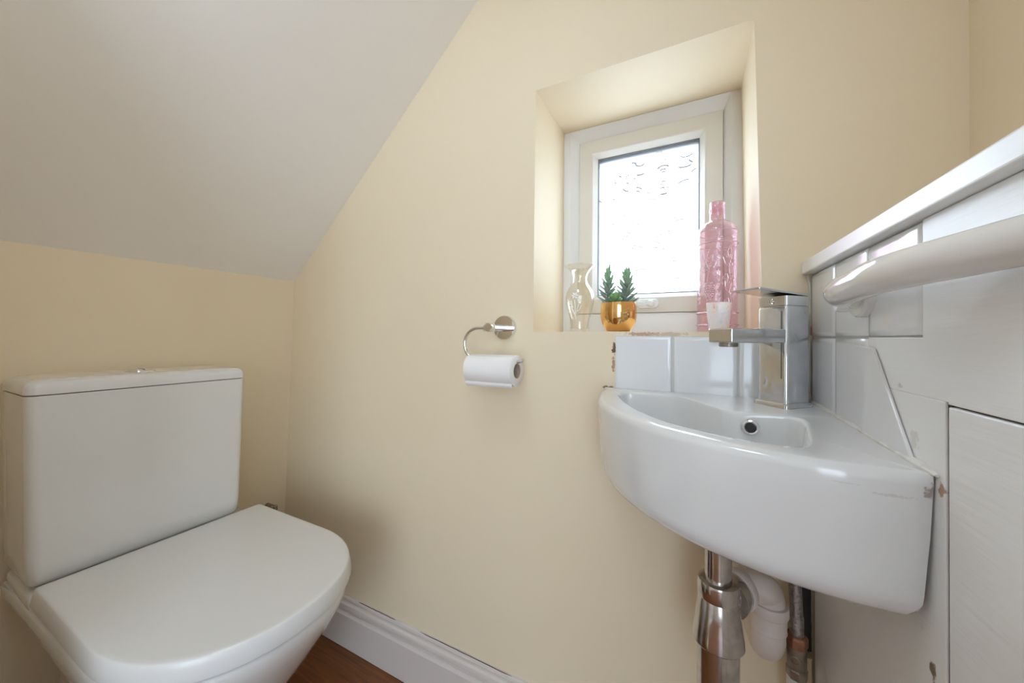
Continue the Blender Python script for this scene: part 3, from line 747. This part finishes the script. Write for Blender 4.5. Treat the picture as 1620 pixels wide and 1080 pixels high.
bm = NB(); tube(bm, catmull(path, 4), .0037, 18); obj('hook_arm', bm, M['chrome'], hol)
bm = NB(); lathe(bm, [(.0072, 0), (.0072, .007), (.0055, .009)], (-.3920, ya, .0170), (-1, 0, 0), 24); obj('arm_collar', bm, M['chrome'], hol)
rl = thing('toilet_roll', 'part-used white toilet roll hanging on the chrome hook', 'toilet roll', (-.376, ya, -.10))
zr0 = -.0685; n = 64
bm = NB()
ri_c, ro_c = .0152, .0312
rings = []
for r, x in ((ri_c, -.3225), (ro_c - .001, -.3225), (ro_c, -.3232), (ro_c, -.4295), (ro_c - .001, -.4305), (ri_c, -.4305)):
    rings.append([(x, ya + r * math.cos(2 * PI * i / n), zr0 + r * math.sin(2 * PI * i / n)) for i in range(n)])
vr = loft(bm, rings, False, False)
for i in range(n): bm.faces.new((vr[-1][i], vr[-1][(i + 1) % n], vr[0][(i + 1) % n], vr[0][i]))
obj('paper', bm, M['paper'], rl, angle=50)
bm = NB(); outer = []; 
for k, r in ((0, ro_c + .0003), (1, ro_c + .0010)):
    pass
pts_o = [(ya + (ro_c + .0009) * math.cos(math.radians(a)), zr0 + (ro_c + .0009) * math.sin(math.radians(a))) for a in range(120, 232, 6)] + [(ya - .0225, zr0 - .0270), (ya - .0190, zr0 - .0330)]
pts_i = [(ya + (ro_c + .0002) * math.cos(math.radians(a)), zr0 + (ro_c + .0002) * math.sin(math.radians(a))) for a in range(120, 232, 6)] + [(ya - .0218, zr0 - .0273), (ya - .0183, zr0 - .0332)]
poly = pts_o + pts_i[::-1]
va = [bm.verts.new((-.4302, y, z)) for y, z in poly]; vb_ = [bm.verts.new((-.3228, y, z)) for y, z in poly]
m_ = len(pts_o)
for i in range(len(poly)): j = (i + 1) % len(poly); bm.faces.new((va[i], va[j], vb_[j], vb_[i]))
for V in (va, vb_):
    for i in range(m_ - 1): bm.faces.new((V[i], V[i + 1], V[len(poly) - 2 - i], V[len(poly) - 1 - i]))
obj('loose_sheet', bm, M['paper'], rl, angle=50)
bm = NB(); rings = []
for r, x in ((ri_c - .0011, -.3222), (ri_c - .0002, -.3222), (ri_c - .0002, -.4308), (ri_c - .0011, -.4308)):
    rings.append([(x, ya + r * math.cos(2 * PI * i / n), zr0 + r * math.sin(2 * PI * i / n)) for i in range(n)])
vr = loft(bm, rings, False, False)
for i in range(n): bm.faces.new((vr[-1][i], vr[-1][(i + 1) % n], vr[0][(i + 1) % n], vr[0][i]))
obj('cardboard_core', bm, M['card'], rl, angle=50)

# ------------------------------------------------------------------ things on the sill
ZS = .0118
# pink bottle
bxp, byp = .0312, .8400
bo = thing('pink_bottle', 'tall pink glass bottle with moulded grapes on the right of the window sill', 'bottle', (bxp, byp, ZS))
prof = [(.0320, .0120), (.0350, .0135), (.0358, .0170), (.0356, .0240), (.0372, .0248), (.0372, .0268), (.0356, .0276), (.0356, .0480), (.0372, .0488), (.0372, .0510), (.0356, .0518),
        (.0354, .1200), (.0352, .1850), (.0366, .1858), (.0366, .1880), (.0352, .1888), (.0354, .2080), (.0362, .2095), (.0360, .2120), (.0342, .2170), (.0310, .2230), (.0260, .2290), (.0190, .2330), (.0148, .2350),
        (.0138, .2375), (.0134, .2540), (.0145, .2555), (.0145, .2580), (.0134, .2595), (.0132, .2690), (.0138, .2710), (.0130, .2730), (.0112, .2730), (.0110, .2500)]
bm = NB(); lathe(bm, prof, (bxp, byp, 0), n=64, cap1=False); obj('bottle_body', bm, M['bottle'], bo, angle=50)
for z, r in ((.0258, .0372), (.0499, .0372), (.1869, .0366), (.2108, .0362)):
    path = [(bxp + (r + .0003) * math.cos(2 * PI * i / 64), byp + (r + .0003) * math.sin(2 * PI * i / 64), z) for i in range(65)]
    bm = NB(); tube(bm, path, .0009, 8, False); obj('moulded_ring', bm, M['bottle_ring_highlight'], bo)
# moulded grapes and leaves on the glass
def on_bottle(a, z, r=.0357): return Vector((bxp + r * math.sin(math.radians(a)), byp - r * math.cos(math.radians(a)), z))
bm = NB()
rows = [(.107, 4), (.1015, 5), (.096, 5), (.0905, 4), (.085, 4), (.0795, 3), (.074, 2)]
for z, cnt in rows:
    for i in range(cnt):
        a = -24 + (i - (cnt - 1) / 2) * 7.5; c = on_bottle(a, z)
        bmesh.ops.create_icosphere(bm, subdivisions=2, radius=.0023, matrix=Matrix.Translation(c))
obj('moulded_grapes', bm, M['bottle_relief'], bo)
bm = NB()
def vine(pts, r=.0009): tube(bm, catmull([on_bottle(a, z) for a, z in pts], 6), r, 8)
vine([(-30, .112), (-24, .130), (-33, .150), (-26, .168), (-12, .176), (2, .170)]); vine([(-24, .130), (-10, .138), (-2, .150)]); vine([(-33, .150), (-44, .158), (-50, .172)])
vine([(40, .060), (34, .085), (42, .110), (34, .135), (44, .160), (36, .178)]); vine([(34, .085), (22, .095), (20, .110)]); vine([(34, .135), (22, .142), (14, .156)]); vine([(42, .110), (54, .118), (58, .132)])
def leaf_relief(a, z, s, rot):
    ring_ = []
    for i in range(24):
        t = 2 * PI * i / 24; r = s * (.65 + .35 * abs(math.cos(2.5 * t)))
        u, v = r * math.cos(t + rot), r * math.sin(t + rot)
        ring_.append((a + math.degrees(u / .0357), z + v))
    path = [on_bottle(p, q, .0358) for p, q in ring_]; tube(bm, path + [path[0]], .0007, 6, False)
    for k in range(5):
        t = rot + 2 * PI * k / 5; tube(bm, [on_bottle(a, z), on_bottle(a + math.degrees(s * .8 * math.cos(t) / .0357), z + s * .8 * math.sin(t))], .0005, 6)
leaf_relief(-14, .150, .012, .3); leaf_relief(-40, .138, .010, 1.0); leaf_relief(30, .115, .011, .6); leaf_relief(50, .090, .010, .2); leaf_relief(28, .165, .011, 1.2); leaf_relief(-2, .125, .006, .4); leaf_relief(44, .145, .007, .9); leaf_relief(32, .070, .009, .5)
obj('moulded_vine', bm, M['bottle_relief'], bo)

# tea-light cup
bm = NB(); cxp, cyp = .0310, .7600
lathe(bm, [(.0148, .0120), (.0158, .0128), (.0172, .028), (.0192, .048), (.0204, .0632), (.0200, .0640), (.0190, .0634), (.0178, .046), (.0158, .020), (.002, .0185)], (cxp, cyp, 0), n=48)
tag(obj('tealight_cup', bm, M['cup'], angle=50), 'small frosted tea-light cup with pastel marbling in front of the pink bottle', 'cup')

# glass vase
vx, vy = -.2475, .8250
va_ = thing('glass_vase', 'clear glass vase with flared neck and etched flowers at the left of the sill', 'vase', (vx, vy, ZS))
prof = [(.0200, .0120), (.0215, .0132), (.0212, .0200), (.0205, .0300), (.0235, .0450), (.0290, .0630), (.0325, .0800), (.0330, .0920), (.0305, .1040), (.0245, .1150), (.0185, .1240), (.0160, .1320), (.0170, .1420), (.0215, .1520), (.0290, .1610), (.0350, .1655),
        (.0344, .1662), (.0280, .1622), (.0205, .1530), (.0160, .1425), (.0150, .1320), (.0175, .1235), (.0235, .1145), (.0295, .1035), (.0320, .0920), (.0315, .0800), (.0280, .0630), (.0225, .0450), (.0195, .0300), (.0190, .0200), (.002, .0180)]
bm = NB(); lathe(bm, prof, (vx, vy, 0), n=56); obj('vase_body', bm, M['vase'], va_, angle=70)
bm = NB()
def on_vase(a, z):
    for (r0, z0), (r1, z1) in zip(prof, prof[1:15]):
        if z0 <= z <= z1: r = r0 + (r1 - r0) * (z - z0) / (z1 - z0); break
    else: r = .03
    r += .0003
    return Vector((vx + r * math.sin(math.radians(a)), vy - r * math.cos(math.radians(a)), z))
def petalflower(a, z, s, k=6):
    for i in range(k):
        t = 2 * PI * i / k
        A = [on_vase(a + math.degrees(s * q * math.cos(t) / .031), z + s * q * math.sin(t)) for q in (.18, .45, .75, 1)]
        tube(bm, A, [.0006, .0020, .0021, .0006], 8)
petalflower(-4, .0930, .0085); petalflower(14, .0830, .0050, 5); petalflower(-22, .0760, .0050, 5)
for pth in ([(-4, .084), (-3, .070), (-6, .055), (-4, .040)], [(14, .077), (8, .066), (0, .054)], [(-22, .070), (-16, .060), (-8, .050)], [(-12, .066), (-20, .074), (-16, .082)], [(6, .058), (16, .062), (22, .072)]):
    tube(bm, catmull([on_vase(a, z) for a, z in pth], 5), .0011, 8)
obj('etched_flowers', bm, M['vase_cut'], va_)

# copper-gold pot with succulents
px_, py_ = -.1480, .7660
pp = thing('potted_succulent', 'small succulents in a shiny copper pot on the window sill', 'plant', (px_, py_, ZS))
prof = [(.0215, .0120), (.0235, .0128), (.0290, .0205), (.0335, .0300), (.0358, .0410), (.0362, .0500), (.0355, .0600), (.0343, .0690), (.0340, .0704), (.0332, .0706), (.0328, .0690), (.0338, .0600), (.0335, .0560)]
bm = NB(); lathe(bm, prof, (px_, py_, 0), n=64); obj('pot', bm, M['gold'], pp, angle=50)
bm = NB(); lathe(bm, [(.0325, .0600), (.0325, .0650), (.020, .0668), (.001, .0672)], (px_, py_, 0), n=40); obj('soil', bm, M['soil'], pp)
def leaf(bm, base, d, L_, w):
    d = Vector(d).normalized(); side = d.cross(Vector((0, 0, 1)));
    side = side.normalized() if side.length > 1e-3 else Vector((1, 0, 0)); nrm = side.cross(d); base = Vector(base)
    rings = []
    for t, k in ((0, .35), (.2, .75), (.5, 1), (.78, .8), (.93, .4), (1, .05)):
        c = base + d * (L_ * t) + Vector((0, 0, 1)) * (L_ * .22 * t * t)
        rings.append([c + side * (w * k * math.cos(2 * PI * i / 7)) + nrm * (w * .5 * k * math.sin(2 * PI * i / 7)) for i in range(7)])
    loft(bm, rings)
def spike(name, x, y, z0, z1, lean, m, mt, L0, w):
    bm = NB(); bt = NB(); N = 40
    top = Vector((x + lean[0], y + lean[1], z1)); b = Vector((x, y, z0))
    tube(bm, [b, (b + top) / 2, top], [.0022, .0018, .0010], 8)
    for i in range(N):
        t = i / (N - 1); c = b + (top - b) * (.05 + .93 * t); a = i * 2.39996
        el = .30 + .95 * t ** 1.8; L_ = L0 * (1 - .38 * t) * random.uniform(.85, 1.1)
        d = (math.cos(a) * math.cos(el), math.sin(a) * math.cos(el), math.sin(el))
        leaf(bt if t > .62 else bm, c, d, L_, w * (1 - .25 * t))
    o = obj(name, bm, m, pp); obj('tip_leaves', bt, mt, o)
spike('succulent_stem', px_ - .0210, py_ - .002, .064, .1325, (-.0005, .002), M['leaf_grey'], M['leaf'], .0245, .0046)
spike('succulent_stem', px_ + .0125, py_ + .006, .064, .1270, (.0030, .003), M['leaf_grey'], M['leaf'], .0285, .0050)
bm = NB()
for i in range(64):
    t = i / 63; a = i * 2.39996; el = -.15 + 1.70 * t; d = Vector((math.cos(a) * math.cos(el), math.sin(a) * math.cos(el), math.sin(el)))
    leaf(bm, Vector((px_ - .004, py_ - .012, .0745)) + d * .003, d, .0140 * random.uniform(.8, 1.1), .0017)
obj('succulent_rosette', bm, M['leaf_fresh'], pp)
bm = NB()
for i in range(16):
    a = i * 2 * PI / 16 + .2; d = (math.cos(a), math.sin(a), .12); leaf(bm, (px_ + .016 * math.cos(a), py_ + .014 * math.sin(a), .0665), d, .018, .0021)
obj('low_leaves', bm, M['leaf_grey'], pp)

# ------------------------------------------------------------------ light and camera
w = bpy.data.worlds.new('overcast_sky'); bpy.context.scene.world = w; w.use_nodes = True
nt = w.node_tree; bg = nt.nodes['Background']; bg.inputs['Color'].default_value = (.72, .86, 1.0, 1)
tc = nd(nt, 'ShaderNodeTexCoord'); dt = nd(nt, 'ShaderNodeVectorMath', operation='DOT_PRODUCT'); dt.inputs[1].default_value = Vector((-.12, 1, .22)).normalized()
nt.links.new(tc.outputs['Generated'], dt.inputs[0])      # brighter cloud in front of the window
mr = nd(nt, 'ShaderNodeMapRange', interpolation_type='SMOOTHSTEP'); mr.inputs['From Min'].default_value = .5; mr.inputs['From Max'].default_value = 1; mr.inputs['To Min'].default_value = 5.4; mr.inputs['To Max'].default_value = 14.5
nt.links.new(dt.outputs['Value'], mr.inputs['Value']); nt.links.new(mr.outputs[0], bg.inputs['Strength'])

def area(name, loc, rot, sx, sy, power, col):
    l = bpy.data.lights.new(name, 'AREA'); l.shape = 'RECTANGLE'; l.size = sx; l.size_y = sy; l.energy = power; l.color = col
    o = bpy.data.objects.new(name, l); C.objects.link(o); o.location = Vector(loc) + UP; o.rotation_euler = rot; return o
area('landing_fill_light', (.85, -2.08, .25), (PI / 2, 0, 0), 1.5, 1.8, 4, (.76, .86, 1))  # added fill on the unseen landing, shining in through the doorway

area('room_fill_light', (-.28, .06, .86), (0, math.radians(20), 0), .28, .28, 2.6, (.75, .88, 1))  # added fill, out of view, lifting the left wall; no fixture there

cam = bpy.data.cameras.new('camera'); co = bpy.data.objects.new('camera', cam); C.objects.link(co); bpy.context.scene.camera = co
FPX, YAW, PIT, ROL, CY = 577.0134, .4747, .010, .0082, 526.2951
cam.sensor_fit = 'HORIZONTAL'; cam.sensor_width = 36; cam.lens = 36 * FPX / 1620; cam.shift_y = -(540 - CY) / 1620; cam.clip_start = .01
fw = Vector((-math.sin(YAW) * math.cos(PIT), math.cos(YAW) * math.cos(PIT), math.sin(PIT)))
rt = Vector((math.cos(YAW), math.sin(YAW), 0)); up = rt.cross(fw)
r2 = rt * math.cos(ROL) + up * math.sin(ROL); u2 = up * math.cos(ROL) - rt * math.sin(ROL)
mw = Matrix((r2, u2, -fw)).transposed().to_4x4(); mw.translation = UP; co.matrix_world = mw

sc = bpy.context.scene
sc.view_settings.view_transform = 'Standard'; sc.view_settings.look = 'None'; sc.view_settings.gamma = 1; sc.view_settings.use_curve_mapping = False
sc.view_settings.exposure = 0.06
sc.cycles.use_denoising = True
sc.cycles.max_bounces = 14; sc.cycles.diffuse_bounces = 8; sc.cycles.transparent_max_bounces = 24
sc.cycles.sample_clamp_indirect = 8
